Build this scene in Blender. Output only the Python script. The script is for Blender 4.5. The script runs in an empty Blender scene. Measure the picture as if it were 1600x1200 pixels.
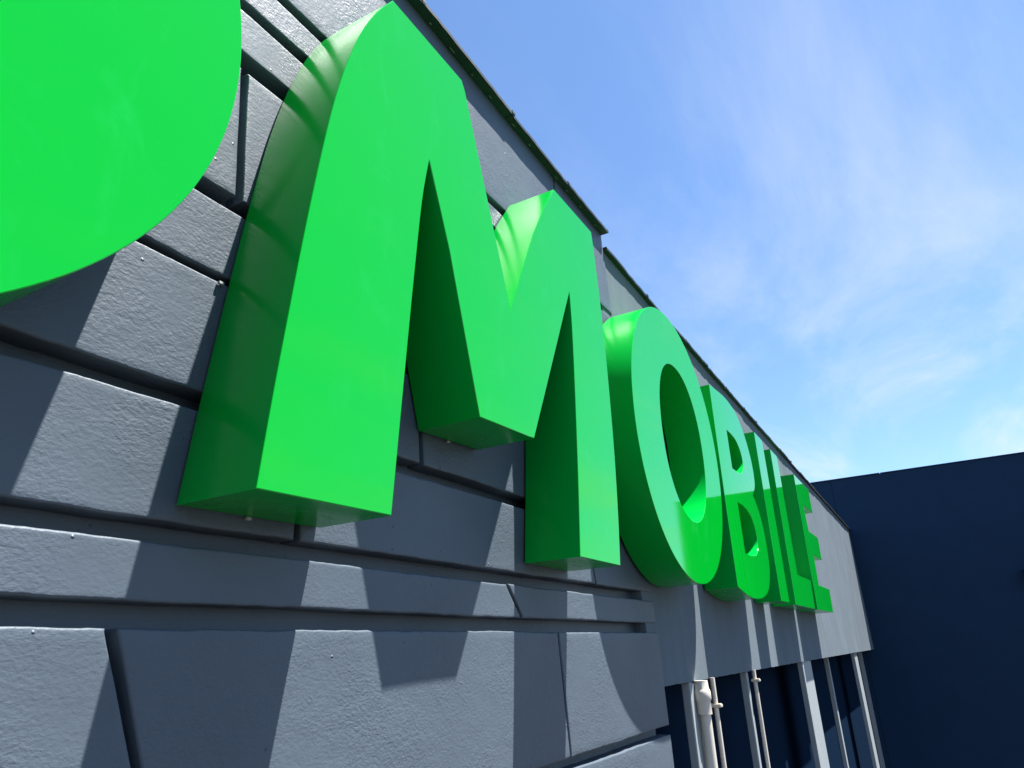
import bpy, bmesh, math, random
from mathutils import Vector, Matrix, noise

S = 0.75            # metres per layout unit (distance camera -> front of the letters = 1 unit)
C = bpy.context.scene.collection
sc = bpy.context.scene
random.seed(4)

# ------------------------------------------------------------------ camera
cam_d = bpy.data.cameras.new('camera')
cam = bpy.data.objects.new('camera', cam_d)
C.objects.link(cam)
R = [[0.490299872760577, 0.28615044739639894, 0.8232399141354863],
     [-0.8702017743312961, 0.21331923106940825, 0.4441213545942373],
     [-0.048527381153591856, -0.9341374776288538, 0.3535990189007555]]
m = Matrix(((R[0][0], -R[0][1], -R[0][2]), (R[1][0], -R[1][1], -R[1][2]), (R[2][0], -R[2][1], -R[2][2])))
cam.matrix_world = m.to_4x4()
cam_d.sensor_width = 36.0
cam_d.lens = 36.0 * 1130 / 1600
cam_d.clip_start = 0.02
cam_d.clip_end = 5000
sc.camera = cam

# ------------------------------------------------------------------ light
SUN = Vector((0.145, -0.22, 0.70)).normalized()      # towards the sun
sun_d = bpy.data.lights.new('sun', 'SUN')
sun_d.energy = 5.0
sun_d.angle = math.radians(0.55)
sun_d.color = (1.0, 0.965, 0.91)
sun = bpy.data.objects.new('sun', sun_d)
C.objects.link(sun)
sun.rotation_euler = (-SUN).to_track_quat('-Z', 'Y').to_euler()
sun.location = (2, -3, 8)

w = bpy.data.worlds.new('World')
sc.world = w
w.use_nodes = True
nt = w.node_tree
nt.nodes.clear()
N = nt.nodes.new
L = nt.links.new
sky = N('ShaderNodeTexSky')
sky.sky_type = 'NISHITA'
sky.sun_disc = False
sky.sun_elevation = math.asin(SUN.z)
sky.sun_rotation = math.atan2(SUN.x, SUN.y)
sky.altitude = 50
sky.air_density = 1.0
sky.dust_density = 0.3
sky.ozone_density = 2.0
tc = N('ShaderNodeTexCoord')
sep = N('ShaderNodeSeparateXYZ'); L(tc.outputs['Generated'], sep.inputs[0])
CLOUD_ROT, CLOUD_LOC = -60, (0.0, 0.0, 0.0)
# clouds live on a flat layer overhead: divide by height
mx = N('ShaderNodeMath'); mx.operation = 'MAXIMUM'; L(sep.outputs['Z'], mx.inputs[0]); mx.inputs[1].default_value = 0.06
dv = N('ShaderNodeVectorMath'); dv.operation = 'DIVIDE'
cmb = N('ShaderNodeCombineXYZ')
for k in range(3): L(mx.outputs[0], cmb.inputs[k])
L(tc.outputs['Generated'], dv.inputs[0]); L(cmb.outputs[0], dv.inputs[1])
mp = N('ShaderNodeMapping'); mp.inputs['Rotation'].default_value = (0, 0, math.radians(CLOUD_ROT)); mp.inputs['Location'].default_value = CLOUD_LOC; mp.inputs['Scale'].default_value = (0.45, 1.5, 0.0)
L(dv.outputs[0], mp.inputs['Vector'])
n1 = N('ShaderNodeTexNoise'); n1.inputs['Scale'].default_value = 0.85; n1.inputs['Detail'].default_value = 12; n1.inputs['Roughness'].default_value = 0.62; n1.inputs['Distortion'].default_value = 0.5
L(mp.outputs[0], n1.inputs['Vector'])
cr = N('ShaderNodeMapRange'); cr.inputs['From Min'].default_value = 0.40; cr.inputs['From Max'].default_value = 0.80; cr.inputs['To Min'].default_value = 0.04; cr.inputs['To Max'].default_value = 0.95; cr.interpolation_type = 'SMOOTHSTEP'
L(n1.outputs['Fac'], cr.inputs['Value'])
# clouds get denser towards the horizon
hz = N('ShaderNodeMapRange'); hz.inputs['From Min'].default_value = 0.15; hz.inputs['From Max'].default_value = 0.75; hz.inputs['To Min'].default_value = 1.0; hz.inputs['To Max'].default_value = 0.28
L(sep.outputs['Z'], hz.inputs['Value'])
cm = N('ShaderNodeMath'); cm.operation = 'MULTIPLY'; L(cr.outputs[0], cm.inputs[0]); L(hz.outputs[0], cm.inputs[1])
tint = N('ShaderNodeMix'); tint.data_type = 'RGBA'; tint.blend_type = 'MULTIPLY'; tint.inputs[0].default_value = 1.0
L(sky.outputs[0], tint.inputs[6]); tint.inputs[7].default_value = (0.80, 0.97, 1.14, 1)
mixc = N('ShaderNodeMix'); mixc.data_type = 'RGBA'
L(cm.outputs[0], mixc.inputs[0]); L(tint.outputs[2], mixc.inputs[6]); mixc.inputs[7].default_value = (4.3, 4.7, 5.1, 1)
bg = N('ShaderNodeBackground'); bg.inputs['Strength'].default_value = 0.0545
L(mixc.outputs[2], bg.inputs['Color'])
wo = N('ShaderNodeOutputWorld'); L(bg.outputs[0], wo.inputs[0])

sc.view_settings.view_transform = 'Standard'
sc.view_settings.look = 'None'
sc.view_settings.exposure = 1.93
sc.view_settings.gamma = 1.0
sc.view_settings.use_curve_mapping = False
sc.render.engine = 'CYCLES'

# ------------------------------------------------------------------ materials
def principled(name):
    mt = bpy.data.materials.new(name); mt.use_nodes = True
    t = mt.node_tree
    return mt, t, t.nodes['Principled BSDF']

def layered(mt, ior):
    """replace the Principled node by plain paint under a clear glossy film"""
    t = mt.node_tree; p = t.nodes['Principled BSDF']; n = t.nodes.new; l = t.links.new
    d = n('ShaderNodeBsdfDiffuse'); g = n('ShaderNodeBsdfGlossy'); g.distribution = 'GGX'
    fr = n('ShaderNodeFresnel'); fr.inputs['IOR'].default_value = ior
    mxs = n('ShaderNodeMixShader')
    l(p.inputs['Base Color'].links[0].from_socket, d.inputs['Color'])
    l(p.inputs['Roughness'].links[0].from_socket, g.inputs['Roughness'])
    g.inputs['Color'].default_value = (0.85, 0.96, 1, 1)
    fc = n('ShaderNodeFloatCurve'); cv = fc.mapping.curves[0]
    cv.points[0].location = (0, 0); cv.points[1].location = (1, 1)
    for a, b in ((0.225, 0.225), (0.31, 0.241), (0.37, 0.36)): cv.points.new(a, b)
    for q in cv.points: q.handle_type = 'VECTOR'
    fc.mapping.update()
    l(fr.outputs[0], fc.inputs['Value'])
    l(fc.outputs[0], mxs.inputs[0]); l(d.outputs[0], mxs.inputs[1]); l(g.outputs[0], mxs.inputs[2])
    l(mxs.outputs[0], t.nodes['Material Output'].inputs['Surface'])
    t.nodes.remove(p)

def stucco(name, base, bump=1.0, rough=0.55, tex=1.0, streaks=False, spec=0.5):
    """rolled masonry paint: orange-peel nap, small blobs and pits, faint mottling"""
    mt, t, p = principled(name)
    n = t.nodes.new; l = t.links.new
    tcn = n('ShaderNodeTexCoord')
    big = n('ShaderNodeTexNoise'); big.inputs['Scale'].default_value = 3.0; big.inputs['Detail'].default_value = 5
    l(tcn.outputs['Object'], big.inputs['Vector'])
    mp = n('ShaderNodeMapping'); mp.inputs['Scale'].default_value = (7, 7, 0.8) if streaks else (2, 2, 2)
    l(tcn.outputs['Object'], mp.inputs['Vector'])
    st = n('ShaderNodeTexNoise'); st.inputs['Scale'].default_value = 2.0; st.inputs['Detail'].default_value = 6; st.inputs['Roughness'].default_value = 0.6
    l(mp.outputs[0], st.inputs['Vector'])
    av = n('ShaderNodeMath'); av.operation = 'ADD'; l(big.outputs['Fac'], av.inputs[0]); l(st.outputs['Fac'], av.inputs[1])
    rm = n('ShaderNodeMapRange'); rm.inputs['From Min'].default_value = 0.6; rm.inputs['From Max'].default_value = 1.4
    rm.inputs['To Min'].default_value = 0.86 if streaks else 0.9; rm.inputs['To Max'].default_value = 1.12
    l(av.outputs[0], rm.inputs['Value'])
    mu = n('ShaderNodeMix'); mu.data_type = 'RGBA'; mu.blend_type = 'MULTIPLY'; mu.inputs[0].default_value = 1.0
    mu.inputs[6].default_value = (*base, 1); l(rm.outputs[0], mu.inputs[7])
    # pale specks where the paint is chipped
    vs = n('ShaderNodeTexVoronoi'); vs.inputs['Scale'].default_value = 16
    l(tcn.outputs['Object'], vs.inputs['Vector'])
    lt = n('ShaderNodeMath'); lt.operation = 'LESS_THAN'; lt.inputs[1].default_value = 0.035; l(vs.outputs['Distance'], lt.inputs[0])
    sp = n('ShaderNodeMix'); sp.data_type = 'RGBA'; l(lt.outputs[0], sp.inputs[0]); l(mu.outputs[2], sp.inputs[6]); sp.inputs[7].default_value = (base[0]*.6, base[1]*.6, base[2]*.6, 1)
    sf = n('ShaderNodeTexNoise'); sf.inputs['Scale'].default_value = 9; sf.inputs['Detail'].default_value = 8; sf.inputs['Roughness'].default_value = 0.7
    mps = n('ShaderNodeMapping'); mps.inputs['Rotation'].default_value = (0, 0.5, 0); mps.inputs['Scale'].default_value = (1.0, 1.0, 0.45); l(tcn.outputs['Object'], mps.inputs['Vector']); l(mps.outputs[0], sf.inputs['Vector'])
    sfr = n('ShaderNodeMapRange'); sfr.inputs['From Min'].default_value = 0.63; sfr.inputs['From Max'].default_value = 0.80; sfr.inputs['To Max'].default_value = 0.35
    l(sf.outputs['Fac'], sfr.inputs['Value'])
    sm = n('ShaderNodeMix'); sm.data_type = 'RGBA'; l(sfr.outputs[0], sm.inputs[0]); l(sp.outputs[2], sm.inputs[6]); sm.inputs[7].default_value = (base[0]*1.5, base[1]*1.45, base[2]*1.4, 1)
    l(sm.outputs[2], p.inputs['Base Color'])
    p.inputs['Roughness'].default_value = rough
    p.inputs['Specular IOR Level'].default_value = spec
    # nap
    f1 = n('ShaderNodeTexNoise'); f1.inputs['Scale'].default_value = 150 * tex; f1.inputs['Detail'].default_value = 6; f1.inputs['Roughness'].default_value = 0.55; f1.inputs['Distortion'].default_value = 0.25
    mp1 = n('ShaderNodeMapping'); mp1.inputs['Scale'].default_value = (0.8, 1, 1.25); l(tcn.outputs['Object'], mp1.inputs['Vector'])
    l(mp1.outputs[0], f1.inputs['Vector'])
    f2 = n('ShaderNodeTexNoise'); f2.inputs['Scale'].default_value = 34 * tex; f2.inputs['Detail'].default_value = 3
    l(tcn.outputs['Object'], f2.inputs['Vector'])
    # blobs and pits
    vb = n('ShaderNodeTexVoronoi'); vb.inputs['Scale'].default_value = 30 * tex
    l(tcn.outputs['Object'], vb.inputs['Vector'])
    rb = n('ShaderNodeMapRange'); rb.inputs['From Min'].default_value = 0.0; rb.inputs['From Max'].default_value = 0.10; rb.inputs['To Min'].default_value = 1; rb.inputs['To Max'].default_value = 0; rb.interpolation_type = 'SMOOTHSTEP'
    l(vb.outputs['Distance'], rb.inputs['Value'])
    sc_ = n('ShaderNodeSeparateColor'); l(vb.outputs['Color'], sc_.inputs[0])
    sg = n('ShaderNodeMapRange'); sg.inputs['From Min'].default_value = 0.55; sg.inputs['From Max'].default_value = 1.0; sg.inputs['To Min'].default_value = 0.0; sg.inputs['To Max'].default_value = 1.0
    l(sc_.outputs[0], sg.inputs['Value'])
    sg2 = n('ShaderNodeMapRange'); sg2.inputs['From Min'].default_value = 0.80; sg2.inputs['From Max'].default_value = 1.0; sg2.inputs['To Min'].default_value = 0.0; sg2.inputs['To Max'].default_value = -1.6
    l(sc_.outputs[1], sg2.inputs['Value'])
    sa = n('ShaderNodeMath'); sa.operation = 'ADD'; l(sg.outputs[0], sa.inputs[0]); l(sg2.outputs[0], sa.inputs[1])
    bb = n('ShaderNodeMath'); bb.operation = 'MULTIPLY'; l(rb.outputs[0], bb.inputs[0]); l(sa.outputs[0], bb.inputs[1])
    vm = n('ShaderNodeTexNoise'); vm.inputs['Scale'].default_value = 4.5; vm.inputs['Detail'].default_value = 2; l(tcn.outputs['Object'], vm.inputs['Vector'])
    vmr = n('ShaderNodeMapRange'); vmr.inputs['From Min'].default_value = 0.35; vmr.inputs['From Max'].default_value = 0.65; vmr.inputs['To Min'].default_value = 0.35; vmr.inputs['To Max'].default_value = 1.25; l(vm.outputs['Fac'], vmr.inputs['Value'])
    h1 = n('ShaderNodeMath'); h1.operation = 'MULTIPLY_ADD'; l(f2.outputs['Fac'], h1.inputs[0]); h1.inputs[1].default_value = 1.0; l(f1.outputs['Fac'], h1.inputs[2])
    h1m = n('ShaderNodeMath'); h1m.operation = 'MULTIPLY'; l(h1.outputs[0], h1m.inputs[0]); l(vmr.outputs[0], h1m.inputs[1])
    h2 = n('ShaderNodeMath'); h2.operation = 'MULTIPLY_ADD'; l(bb.outputs[0], h2.inputs[0]); h2.inputs[1].default_value = 2.4; l(h1m.outputs[0], h2.inputs[2])
    bp = n('ShaderNodeBump'); bp.inputs['Strength'].default_value = 1.0; bp.inputs['Distance'].default_value = 0.0016 * bump
    l(h2.outputs[0], bp.inputs['Height']); l(bp.outputs[0], p.inputs['Normal'])
    return mt

def gloss(name, base, rough=0.12, coat=0.0, smudge=0.03, metallic=0.0, spec=0.5, wobble=0.0):
    """sprayed sheet metal with faint dusty smudges that only change the gloss"""
    mt, t, p = principled(name)
    n = t.nodes.new; l = t.links.new
    tcn = n('ShaderNodeTexCoord')
    a = n('ShaderNodeTexNoise'); a.inputs['Scale'].default_value = 5; a.inputs['Detail'].default_value = 7; a.inputs['Roughness'].default_value = 0.65; a.inputs['Distortion'].default_value = 1.2
    mp = n('ShaderNodeMapping'); mp.inputs['Scale'].default_value = (1.6, 1.6, 0.8); l(tcn.outputs['Object'], mp.inputs['Vector']); l(mp.outputs[0], a.inputs['Vector'])
    r = n('ShaderNodeMapRange'); r.inputs['From Min'].default_value = 0.56; r.inputs['From Max'].default_value = 0.80; r.inputs['To Min'].default_value = 0; r.inputs['To Max'].default_value = 1
    l(a.outputs['Fac'], r.inputs['Value'])
    mu = n('ShaderNodeMix'); mu.data_type = 'RGBA'; mu.inputs[6].default_value = (*base, 1)
    mu.inputs[7].default_value = (base[0]+smudge*0.25, base[1]+smudge, base[2]+smudge, 1)
    l(r.outputs[0], mu.inputs[0]); l(mu.outputs[2], p.inputs['Base Color'])
    rr = n('ShaderNodeMapRange'); rr.inputs['To Min'].default_value = rough; rr.inputs['To Max'].default_value = rough * 1.8
    l(r.outputs[0], rr.inputs['Value']); l(rr.outputs[0], p.inputs['Roughness'])
    p.inputs['Specular IOR Level'].default_value = spec
    p.inputs['Metallic'].default_value = metallic
    p.inputs['Coat Weight'].default_value = coat
    p.inputs['Coat Roughness'].default_value = 0.04
    if wobble:
        wv = n('ShaderNodeTexNoise'); wv.inputs['Scale'].default_value = 2.2; wv.inputs['Detail'].default_value = 1
        l(tcn.outputs['Object'], wv.inputs['Vector'])
        bp = n('ShaderNodeBump'); bp.inputs['Distance'].default_value = wobble; bp.inputs['Strength'].default_value = 1
        l(wv.outputs['Fac'], bp.inputs['Height']); l(bp.outputs[0], p.inputs['Normal'])
    return mt

M_BLOCK = stucco('slate_masonry_paint', (0.066, 0.085, 0.107), 0.85, 0.50, spec=0.34)
M_FASCIA = stucco('slate_render_paint', (0.122, 0.146, 0.166), 0.45, 0.6, tex=1.5, streaks=True, spec=0.0)
M_FRAME = gloss('slate_metal_paint', (0.25, 0.275, 0.285), 0.5, 0, 0.01)
M_GREEN = gloss('green_enamel', (0.0, 0.33, 0.014), 0.045, 0.0, 0.02, wobble=0.0, spec=0.45)
layered(M_GREEN, 1.46)
M_GREEN_SIDE = gloss('green_enamel_side', (0.0, 0.35, 0.038), 0.22, 0.0, 0.004, spec=0.12)
M_CAP = gloss('dark_flashing_paint', (0.014, 0.020, 0.019), 0.55, 0, 0.02)
M_CREAM = gloss('cream_plastic', (0.54, 0.49, 0.42), 0.4, 0, 0.02)
M_GLASS = gloss('dark_tinted_glass', (0.006, 0.014, 0.030), 0.25, 0, 0.002, spec=0.0)
M_NAVY = stucco('navy_wall_paint', (0.0062, 0.0255, 0.061), 0.3, 0.5, spec=0.12)
M_STEEL = gloss('zinc_clip', (0.35, 0.37, 0.34), 0.5, 0, 0.02)
M_GAP_LIGHT = gloss('gap_light_paint', (0.16, 0.15, 0.12), 0.5, 0, 0.02)  # pale colour painted as light coming through the flashing gaps
M_ROOF = stucco('roof_membrane', (0.22, 0.22, 0.22), 0.5, 0.8)
M_GROUND = stucco('asphalt', (0.03, 0.028, 0.027), 1.0, 0.9, tex=0.3)

# ------------------------------------------------------------------ helpers
def link_mesh(name, me, mat, parent=None, smooth=None):
    me.materials.append(mat)
    o = bpy.data.objects.new(name, me); C.objects.link(o)
    if parent: o.parent = parent
    if smooth is not None:
        for p in me.polygons: p.use_smooth = True
        me.set_sharp_from_angle(angle=math.radians(smooth))
    return o

def obj(name, bm, mat, parent=None, smooth=None):
    bmesh.ops.recalc_face_normals(bm, faces=bm.faces)
    bmesh.ops.scale(bm, vec=(S, S, S), verts=bm.verts)
    me = bpy.data.meshes.new(name); bm.to_mesh(me); bm.free()
    return link_mesh(name, me, mat, parent, smooth)

def tag(o, label, cat, group=None):
    o['label'] = label; o['category'] = cat
    if group: o['group'] = group
    return o

def empty(name, label, cat, group=None):
    o = bpy.data.objects.new(name, None); C.objects.link(o); o.empty_display_size = 0.1
    return tag(o, label, cat, group)

def add_box(bm, x0, x1, y0, y1, z0, z1, bev=0.0):
    r = bmesh.ops.create_cube(bm, size=1)
    vs = r['verts']
    for v in vs:
        v.co = Vector((x0 if v.co.x < 0 else x1, y0 if v.co.y < 0 else y1, z0 if v.co.z < 0 else z1))
    if bev:
        es = list({e for v in vs for e in v.link_edges})
        bmesh.ops.bevel(bm, geom=es, offset=bev, segments=2, affect='EDGES')

def add_tube(bm, pts, r, seg=20):
    rings = []
    pts = [Vector(p) for p in pts]
    for i, p in enumerate(pts):
        d = (pts[min(i+1, len(pts)-1)] - pts[max(i-1, 0)]).normalized()
        u = d.orthogonal().normalized(); v = d.cross(u)
        rr = r[i] if isinstance(r, (list, tuple)) else r
        rings.append([bm.verts.new(p + u*rr*math.cos(2*math.pi*k/seg) + v*rr*math.sin(2*math.pi*k/seg)) for k in range(seg)])
    for a, b in zip(rings, rings[1:]):
        for k in range(seg):
            bm.faces.new((a[k], a[(k+1) % seg], b[(k+1) % seg], b[k]))
    bm.faces.new(rings[0]); bm.faces.new(rings[-1][::-1])

# ------------------------------------------------------------------ ground
bm = bmesh.new()
add_box(bm, -400, 400, -400, 400, -5.6, -5.4)
g = obj('ground', bm, M_GROUND); g['kind'] = 'structure'

# ------------------------------------------------------------------ shop building
Y_BLOCK, GROOVE = 1.22, 0.062
YF = lambda x: 1.181 + 0.045*math.exp(-(x-3.45)/3.4)          # the far wing's face runs very slightly out of line
shop = empty('shop_building', 'slate grey painted shop front with grooved block wall and smooth fascia behind the green letters', 'building')
bm = bmesh.new()
add_box(bm, -8, 3.627, Y_BLOCK + GROOVE, 6, -5.39, 1.0)
add_box(bm, -8, 3.42, Y_BLOCK + GROOVE, 6, 1.001, 2.23)
add_box(bm, 3.632, 15.98, 1.62, 6, -5.39, 2.00)
obj('wall_core', bm, M_BLOCK, shop)

def wob(x, seed, amp):
    return amp * (noise.noise(Vector((x*3.1, seed*7.3, 0.3))) * 0.9 + noise.noise(Vector((x*17.0, seed*3.7, 5.1))) * 0.55 + noise.noise(Vector((x*60.0, seed*1.7, 9.1))) * 0.25)

def panel(bm, z0, z1, xl0, xl1, xr0, xr1, seed, amp=0.0035, rag=None):
    """one rusticated block: rounded arrises, slightly wavy edges, ends may lean. xl0 = left x at z0, xl1 = left x at z1"""
    r = 0.0055
    ring = [(0.0, GROOVE + 0.004), (0.0, r)]
    for a in (25, 50, 70, 90):
        ring.append((r*(1-math.cos(math.radians(a))), r*(1-math.sin(math.radians(a)))))
    zin = [0.05, 0.2, 0.4, 0.6, 0.8, 0.95]
    length = max(xr0-xl0, xr1-xl1)
    nx = max(4, int(length/0.012)) if xr0 > 0.4 else 40
    zs = [(d, y, 0, None) for d, y in ring] + [(0, 0, 0, f) for f in zin] + [(d, y, 1, None) for d, y in reversed(ring)]
    grid = []
    for ci in range(len(ring)*2 + nx - 1):
        row = []
        for d, yo, side, f in zs:
            if ci < len(ring): u = ('L', ring[ci])
            elif ci >= len(ring) + nx - 1: u = ('R', ring[len(ring)*2 + nx - 2 - ci])
            else: u = ('M', (ci - len(ring) + 1)/nx)
            fz = f if f is not None else (0.0 if side == 0 else 1.0)
            xa = xl0 + (xl1-xl0)*fz + wob(fz*(z1-z0)*1.0 + seed, seed+11, amp)
            xb = xr0 + (xr1-xr0)*fz + wob(fz*(z1-z0)*1.0 + seed, seed+23, amp)
            if u[0] == 'L': x = xa + u[1][0]; yx = u[1][1]
            elif u[0] == 'R': x = xb - u[1][0]; yx = u[1][1]
            else: x = xa + r + (xb-xa-2*r)*u[1]; yx = 0
            zb = z0 + wob(x, seed+1, amp); zt = z1 + wob(x, seed+2, amp) - (0.024*(max(x, 1.2)-3.0) if z1 > 2.2 else 0)
            if rag and rag[0] == 'b': zb += max(0, wob(x, seed+5, rag[1]) )
            if rag and rag[0] == 't': zt -= max(0, wob(x, seed+6, rag[1]) )
            if f is None: z = zb + d if side == 0 else zt - d; yz = yo
            else: z = zb + r + (zt-zb-2*r)*f; yz = 0
            y = max(yx, yz)
            if y < 0.001: y += 0.0012*noise.noise(Vector((x*2.2, z*2.2, seed)))
            row.append(bm.verts.new((x, Y_BLOCK + y, z)))
        grid.append(row)
    for a, b in zip(grid, grid[1:]):
        for k in range(len(a)-1):
            bm.faces.new((a[k], a[k+1], b[k+1], b[k]))

bm = bmesh.new()
J = 0.010
def course(z0, z1, joints, xr0, xr1, seed, rag=None, xl=-8):
    """joints: (x at z0, x at z1, half width)"""
    a0, a1 = xl, xl
    for k, (j0, j1, hw) in enumerate(joints):
        panel(bm, z0, z1, a0, a1, j0-hw, j1-hw, seed + k*1.37, rag=rag)
        a0, a1 = j0+hw, j1+hw
    panel(bm, z0, z1, a0, a1, xr0, xr1, seed + 9.1, rag=rag)
E = lambda z: 3.60 - 0.09*z if z > -0.1 else 3.625 - 0.09*z
course(-2.2, -1.30, [(-0.6, -0.62, .011), (1.2, 1.2, .011)], 3.67, 3.67, 1.1)
course(-1.26, -0.375, [(-0.9, -0.95, .011), (1.95, 1.93, .009)], 3.68, 3.66, 2.3)
course(-0.335, 0.080, [(-1.0, -1.1, .011), (0.940, 0.794, .0105), (2.556, 2.517, .0065)], 3.66, 3.635, 3.2)
course(0.124, 0.229, [(-0.2, -0.3, .011), (2.243, 2.160, .009)], 3.63, 3.62, 4.7)
course(0.271, 0.500, [(0.1, 0.1, .011), (1.205, 1.205, .009), (2.914, 2.86, .0065)], 3.62, 3.60, 5.9)
course(0.543, 0.806, [(-0.5, -0.5, .011), (1.684, 1.672, .010)], 3.60, 3.58, 6.4, rag=('t', 0.022))
course(0.824, 0.996, [(-0.9, -0.9, .011), (2.2, 2.2, .009)], 3.57, 3.55, 7.6, rag=('b', 0.008))
course(1.036, 1.408, [(-0.3, -0.3, .011), (0.962, 0.942, .0105), (2.95, 2.94, .008)], 3.55, 3.52, 8.8)
course(1.460, 1.587, [(-0.6, -0.6, .011), (1.9, 1.9, .009)], 3.51, 3.50, 9.5)
course(1.622, 1.720, [(0.1, 0.1, .011), (2.6, 2.6, .009)], 3.49, 3.485, 10.3)
course(1.757, 2.262, [(-0.8, -0.8, .011), (2.800, 2.822, .008)], 3.48, 3.43, 11.9)
obj('block_wall', bm, M_BLOCK, shop, smooth=60)

# smooth fascia of the far wing
bm = bmesh.new()
nxs, nzs = 260, 24
ZCAP = lambda x: 2.046 + 0.104*math.exp(-(x-3.4)/2.5)
def fx(u, v):
    xl = 3.50 - 0.088*(v*2.24-0.16); xr = 15.98
    uu = u**1.6
    return xl + (xr-xl)*uu
F = {}
for i in range(nxs+1):
    for k in range(nzs+1):
        u, v = i/nxs, k/nzs
        x = fx(u, v)
        zb = -YF(x)*(0.1355 + 0.0195*(max(0, x-3.6)/12.4)**1.5) + 0.003*noise.noise(Vector((x*9, 0, 3))) + 0.002*noise.noise(Vector((x*35, 0, 7)))
        z = zb + (ZCAP(x) + 0.003 - zb)*v
        F[i, k] = bm.verts.new((x, YF(x) + 0.0016*noise.noise(Vector((x*1.3, z*1.3, 2))), z))
for i in range(nxs):
    for k in range(nzs):
        bm.faces.new((F[i, k], F[i, k+1], F[i+1, k+1], F[i+1, k]))
# returns: underside, left end, top
bk = [bm.verts.new((F[i, 0].co.x, 1.60, F[i, 0].co.z)) for i in range(nxs+1)]
for i in range(nxs): bm.faces.new((F[i, 0], F[i+1, 0], bk[i+1], bk[i]))
lf = [bm.verts.new((F[0, k].co.x + 0.002, 1.60, F[0, k].co.z)) for k in range(nzs+1)]
for k in range(nzs): bm.faces.new((F[0, k], lf[k], lf[k+1], F[0, k+1]))
tp = [bm.verts.new((F[i, nzs].co.x, 1.60, F[i, nzs].co.z)) for i in range(nxs+1)]
for i in range(nxs): bm.faces.new((F[i, nzs], tp[i], tp[i+1], F[i+1, nzs]))
obj('fascia', bm, M_FASCIA, shop, smooth=40)

# metal flashing along the parapets: lapped lengths with a slightly bent lip
def flashing(x0, x1, fyo, fzi, lens, seed):
    bm = bmesh.new()
    x = x0; k = 0
    while x < x1 - 0.02:
        e = min(x1, x + lens*(0.8 + 0.5*random.random()))
        yo, ziu = fyo(e), fzi(e)
        lift = 0.003*((k+1) % 2) + 0.0035*random.random()
        out = 0.002*(k % 3) + 0.002*random.random()
        n = max(4, int((e-x)/0.03))
        rings = []
        for i in range(n+1):
            xx = x - 0.004 + (e + 0.006 - x)*i/n
            wv = wob(xx, seed, 0.005)
            y1 = fyo(xx) - out + wv
            z0 = fzi(xx) + lift + wob(xx, seed+3, 0.002)
            prof = [(1.60, z0+0.004), (y1+0.006, z0), (y1, z0-0.004), (y1-0.001, z0+0.010), (y1+0.003, z0+0.016), (1.60, z0+0.024)]
            rings.append([bm.verts.new((xx, py, pz)) for py, pz in prof])
        for a, b in zip(rings, rings[1:]):
            for q in range(6):
                bm.faces.new((a[q], a[(q+1) % 6], b[(q+1) % 6], b[q]))
        bm.faces.new(rings[0]); bm.faces.new(rings[-1][::-1])
        # folded standing lap at the joint
        add_box(bm, e-0.012, e+0.014, yo-out-0.003, yo+0.10, ziu+0.008, ziu+0.0215)
        x = e; k += 1
    return bm
obj('parapet_flashing', flashing(-8, 3.425, lambda x: 1.180, lambda x: 2.285 - 0.024*(max(x, 1.2)-1.6), 0.62, 3), M_CAP, shop)
obj('parapet_flashing', flashing(3.445, 15.99, lambda x: YF(x) - 0.028, ZCAP, 0.62, 8), M_CAP, shop)
# pale slivers standing in for light showing through gaps under the flashing
for x in (1.50, 1.72, 1.86, 2.02, 2.16, 2.36, 2.52, 2.80, 2.93, 3.10, 3.30):
    ln = random.uniform(0.008, 0.035)
    bm = bmesh.new(); add_box(bm, x, x+ln, 1.203, 1.207, 2.280-0.024*(x-1.6), 2.2845-0.024*(x-1.6), 0.001); obj('gap_light_sliver', bm, M_GAP_LIGHT, shop)

# recessed shop window below the fascia
for a, b in ((3.66, 7.0), (7.005, 11.0), (11.12, 15.98)):
    bm = bmesh.new(); add_box(bm, a, b, 1.45, 1.49, -5.39, -0.19); obj('window_pane', bm, M_GLASS, shop)
for a, b in ((11.0, 11.12), (15.62, 15.95)):
    bm = bmesh.new(); add_box(bm, a, b, 1.40, 1.449, -5.39, -0.19, 0.004); obj('mullion', bm, M_FRAME, shop)
for a, b in ((4.06, 4.22), (5.40, 5.46), (7.67, 8.20), (12.45, 12.86)):
    bm = bmesh.new(); add_box(bm, a, b, 1.222 if a < 6 else 1.203, 1.265 if a < 6 else 1.25, -5.39, -0.186 if a > 12 else -0.168, 0.004); obj('post', bm, M_FRAME, shop)

# ------------------------------------------------------------------ downpipe and conduits
dp = empty('downpipe', 'cream rainwater downpipe with a stepped collar just under the fascia', 'pipe')
bm = bmesh.new(); add_tube(bm, [(4.172, 1.188, -5.2), (4.172, 1.188, -0.30)], 0.029, 24); obj('pipe', bm, M_CREAM, dp, smooth=40)
bm = bmesh.new()
add_tube(bm, [(4.165, 1.188, z) for z in (-0.331, -0.330, -0.268, -0.262, -0.256, -0.222, -0.212, -0.204, -0.164)], [0.034, 0.039, 0.039, 0.042, 0.045, 0.045, 0.042, 0.038, 0.036], 28)
obj('collar', bm, M_CREAM, dp, smooth=35)
bm = bmesh.new(); add_box(bm, 4.255, 4.262, 1.185, 1.202, -5.2, -0.335, .001); obj('rib', bm, M_CREAM, dp)

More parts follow.
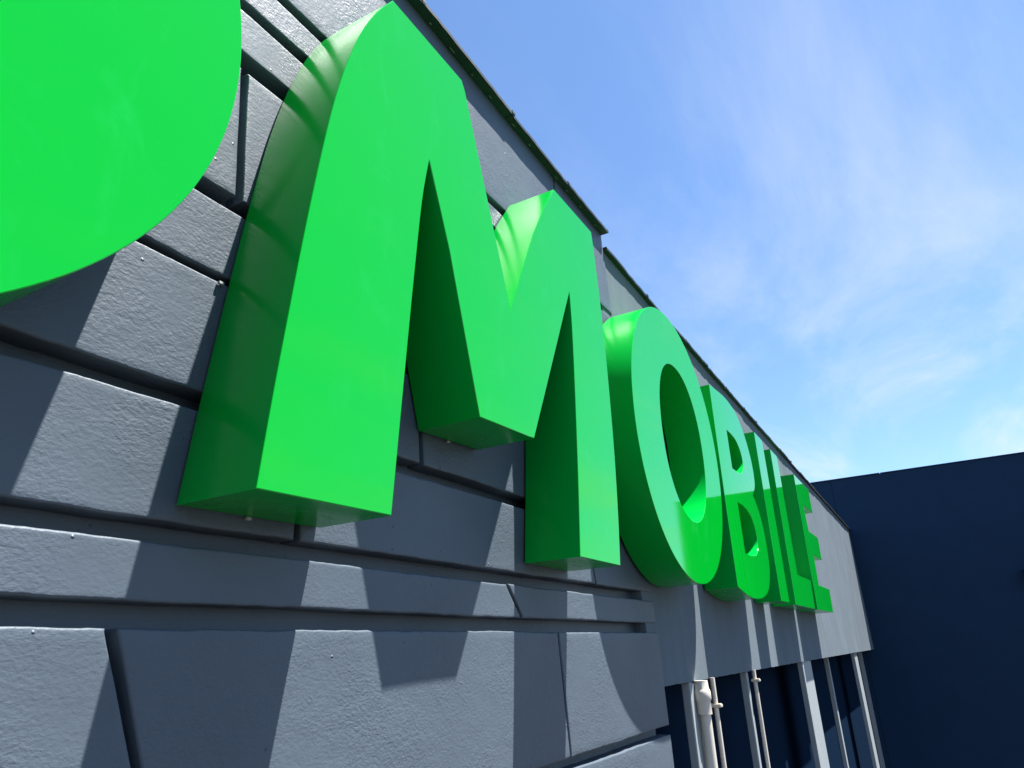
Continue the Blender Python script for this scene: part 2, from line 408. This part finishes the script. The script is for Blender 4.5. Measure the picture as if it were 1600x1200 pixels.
def conduit(x, zb, label, r=0.0135):
    t = empty('conduit', label, 'pipe', 'cream conduits under the fascia')
    bm = bmesh.new(); add_tube(bm, [(x, 1.190, -5.2), (x, 1.190, -0.160)], r, 18); obj('pipe', bm, M_CREAM, t, smooth=40)
    bm = bmesh.new(); add_box(bm, x-0.02, x+0.02, 1.155, 1.213, zb, zb+0.019, .004); obj('bracket', bm, M_CREAM, t)
    return t
conduit(4.411, -0.315, 'thin cream conduit beside the wider downpipe, with a short bracket')
conduit(5.498, -0.235, 'thin cream conduit standing alone between dark window panes, bracket near its top')

# ------------------------------------------------------------------ navy building at the end
nv = empty('neighbouring_building', 'tall navy blue flat-walled building closing off the far end', 'building')
bm = bmesh.new()
ys = [-2.60, 1.335, 7]
for a, b in zip(ys, ys[1:]):
    add_box(bm, 16.0, 24, a+0.005, b-0.005, -5.39, 3.075, 0.004)
add_box(bm, 16.012, 23.9, -2.58, 6.9, -5.38, 3.07)
obj('wall', bm, M_NAVY, nv)
bm = bmesh.new()
for a, b in ((-2.62, 0.4), (0.41, 3.9), (3.91, 7)):
    add_box(bm, 15.98, 16.12, a, b, 3.076, 3.098 + random.uniform(-.003, .003), 0.003)
obj('coping', bm, M_NAVY, nv)
wl = empty('wall_light', 'small dark box lamp fixed to the navy wall at the right edge', 'lamp')
bm = bmesh.new()
vs = [bm.verts.new(p) for p in ((15.99, -1.52, .66), (15.99, -2.05, .66), (15.99, -2.05, 1.00), (15.99, -1.52, 1.00), (15.80, -1.56, .72), (15.80, -2.03, .72), (15.72, -2.05, .99), (15.72, -1.50, .99))]
for f in ((0, 1, 2, 3), (4, 5, 6, 7), (0, 1, 5, 4), (1, 2, 6, 5), (2, 3, 7, 6), (3, 0, 4, 7)): bm.faces.new([vs[k] for k in f])
obj('housing', bm, M_NAVY, wl)
bm = bmesh.new(); add_box(bm, 15.70, 15.995, -2.07, -1.48, 1.002, 1.018, .004); obj('lid', bm, M_CAP, wl)

# ------------------------------------------------------------------ letters
def catmull(pts, n):
    out = []
    for i in range(len(pts)-1):
        p0 = pts[max(i-1, 0)]; p1 = pts[i]; p2 = pts[i+1]; p3 = pts[min(i+2, len(pts)-1)]
        for k in range(n):
            t = k/n
            out.append(tuple(0.5*((2*p1[a]) + (-p0[a]+p2[a])*t + (2*p0[a]-5*p1[a]+4*p2[a]-p3[a])*t*t + (-p0[a]+3*p1[a]-3*p2[a]+p3[a])*t**3) for a in (0, 1)))
    out.append(pts[-1])
    return out

def ellipse(cx, cz, rx, rz, lean, n=120, p=2.0):
    out = []
    for k in range(n):
        a = 2*math.pi*k/n
        c, s = math.cos(a), math.sin(a)
        x = math.copysign(abs(c)**(2/p), c); z = math.copysign(abs(s)**(2/p), s)
        out.append((cx + rx*x + lean*rz*z, cz + rz*z))
    return out

def letter(loops, y_back, label, clips=(), screws=()):
    """channel letter: a face panel and the bent return behind it, cut from the same outline"""
    root = empty('sign_letter', label, 'sign letter', 'green channel letters on the shop front')
    cu = bpy.data.curves.new('outline', 'CURVE'); cu.dimensions = '2D'; cu.fill_mode = 'BOTH'
    depth = y_back - 1.0
    cu.extrude = depth*S/2 - 0.0016; cu.bevel_depth = 0.0016; cu.bevel_resolution = 1; cu.offset = -0.0016
    for lp in loops:
        sp = cu.splines.new('POLY'); sp.points.add(len(lp)-1); sp.use_cyclic_u = True
        for q, (x, z) in zip(sp.points, lp): q.co = (x*S, z*S, 0, 1)
    tmp = bpy.data.objects.new('outline', cu); C.objects.link(tmp)
    me = bpy.data.meshes.new_from_object(tmp.evaluated_get(bpy.context.evaluated_depsgraph_get()))
    bpy.data.objects.remove(tmp)
    bm = bmesh.new(); bm.from_mesh(me); bpy.data.meshes.remove(me)
    ym = (1.0 + y_back)/2*S
    for v in bm.verts: v.co = Vector((v.co.x, ym - v.co.z, v.co.y))
    bmesh.ops.remove_doubles(bm, verts=bm.verts, dist=0.00005)
    bmesh.ops.recalc_face_normals(bm, faces=bm.faces)
    b2 = bm.copy()
    fr = [f for f in bm.faces if f.calc_center_median().y > 1.0*S + 0.00165]
    bmesh.ops.delete(bm, geom=fr, context='FACES')
    sd = [f for f in b2.faces if f.calc_center_median().y <= 1.0*S + 0.00165]
    bmesh.ops.delete(b2, geom=sd, context='FACES')
    # one clean flat sheet for the front
    yf = min(v.co.y for v in bm.verts)
    ff = [f for f in bm.faces if all(abs(v.co.y - yf) < 4e-5 for v in f.verts)]
    bmesh.ops.delete(bm, geom=ff, context='FACES_ONLY')
    for v in bm.verts:
        if abs(v.co.y - yf) < 4e-5: v.co.y = yf
    loose = [e for e in bm.edges if len(e.link_faces) == 0]
    bmesh.ops.delete(bm, geom=loose, context='EDGES')
    rim = [e for e in bm.edges if len(e.link_faces) == 1 and all(v.co.y == yf for v in e.verts)]
    bmesh.ops.triangle_fill(bm, use_beauty=True, edges=rim, normal=(0, -1, 0))
    bmesh.ops.recalc_face_normals(bm, faces=bm.faces)
    for name, b, mat in (('face', bm, M_GREEN), ('side_return', b2, M_GREEN_SIDE)):
        me = bpy.data.meshes.new(name); b.to_mesh(me); b.free()
        link_mesh(name, me, mat, root, smooth=28)
        for p in me.polygons:
            if p.center.y < S + 2e-5 or abs(p.normal.y) > 0.99: p.use_smooth = False
    for (x, z) in clips:
        bm = bmesh.new()
        add_box(bm, x-0.006, x+0.006, y_back-0.003, y_back+0.005, z-0.004, z+0.002, 0.0005)
        obj('fixing_clip', bm, M_STEEL, root)
    return root

# M
left_arc = catmull([(0.883, 0.301), (0.905, 0.480), (0.928, 0.648), (0.950, 0.805), (0.974, 0.963), (1.002, 1.130), (1.030, 1.275), (1.068, 1.425), (1.115, 1.565), (1.175, 1.695), (1.246, 1.808)], 6)
M_ = left_arc + [(1.612, 1.806), (1.631, 1.774), (1.870, 1.064), (2.077, 1.455), (2.190, 1.635), (2.302, 1.790), (2.686, 1.791)]
M_ += catmull([(2.693, 1.74), (2.709, 1.50), (2.715, 1.20), (2.700, 0.80), (2.672, 0.52), (2.638, 0.304)], 5)
M_ += catmull([(2.273, 0.305), (2.312, 0.60), (2.350, 0.95), (2.371, 1.20), (2.374, 1.347)], 5)
M_ += [(1.984, 0.650), (1.654, 0.636)]
M_ += [(1.518, 1.105), (1.422, 1.357)]
M_ += catmull([(1.418, 1.345), (1.386, 1.200), (1.350, 0.955), (1.309, 0.650), (1.264, 0.305)], 5)
def arc_dedupe(l):
    o = []
    for p in l:
        if not o or math.hypot(p[0]-o[-1][0], p[1]-o[-1][1]) > 0.002: o.append(p)
    return o
letter([arc_dedupe(M_)], 1.213, 'huge glossy green letter M with a curved left shoulder, nearest full letter', clips=((1.057, .300), (1.811, .640), (0.93, .80)))
# O
letter([ellipse(3.757, 1.051, 0.748, 0.752, 0.035, 140, 2.04), ellipse(3.790, 1.056, 0.377, 0.438, 0.03, 110, 2.15)[::-1]], 1.205,
       'round green letter O standing between the letters M and B')
# B
B_ = [(4.558, 0.330), (4.572, 0.80)]
B_ += catmull([(4.620, 1.640), (4.84, 1.662), (5.03, 1.674), (5.18, 1.670), (5.31, 1.652), (5.42, 1.618), (5.507, 1.566), (5.575, 1.504), (5.635, 1.424), (5.678, 1.322), (5.682, 1.222), (5.648, 1.130), (5.565, 1.068), (5.500, 1.035)], 4)
B_ += catmull([(5.560, 1.010), (5.645, 0.925), (5.698, 0.820), (5.715, 0.710), (5.708, 0.600), (5.668, 0.500), (5.585, 0.410), (5.470, 0.345), (5.322, 0.305), (5.154, 0.284), (4.958, 0.280), (4.761, 0.295)], 4)
B1 = [(4.935, 1.130), (4.945, 1.405)] + catmull([(5.06, 1.405), (5.19, 1.393), (5.29, 1.345), (5.335, 1.270), (5.30, 1.195), (5.20, 1.142), (5.08, 1.130)], 4)
B2 = [(4.918, 0.560), (4.928, 0.895)] + catmull([(5.08, 0.895), (5.22, 0.880), (5.34, 0.830), (5.400, 0.735), (5.375, 0.650), (5.28, 0.582), (5.08, 0.560)], 4)
letter([arc_dedupe(B_), B1, B2], 1.200, 'green letter B with two counters, between the letters O and I')
letter([[(5.940, 0.300), (6.021, 1.650), (6.344, 1.650), (6.287, 0.300)]], 1.195, 'plain green upright bar of the letter I, between B and L')
letter([[(6.593, 0.295), (6.698, 1.650), (7.025, 1.650), (6.966, 0.560), (7.735, 0.558), (7.675, 0.293)]], 1.190, 'green letter L, last but one letter before the navy building')
letter([[(7.853, 0.292), (7.960, 1.655), (8.975, 1.660), (8.950, 1.385), (8.262, 1.375), (8.300, 1.102), (8.990, 1.105), (8.948, 0.855), (8.325, 0.855), (8.280, 0.545), (9.115, 0.545), (9.060, 0.296)]], 1.188,
       'green letter E, last of the row, three arms against pale grey wall')
# round emblem
t = letter([ellipse(-0.059, 1.146, 0.818, 0.818, 0.0, 200)], 1.215, 'big flat green disc cut off by the top left corner of the picture')
t.name = 'sign_disc'; t['category'] = 'sign disc'
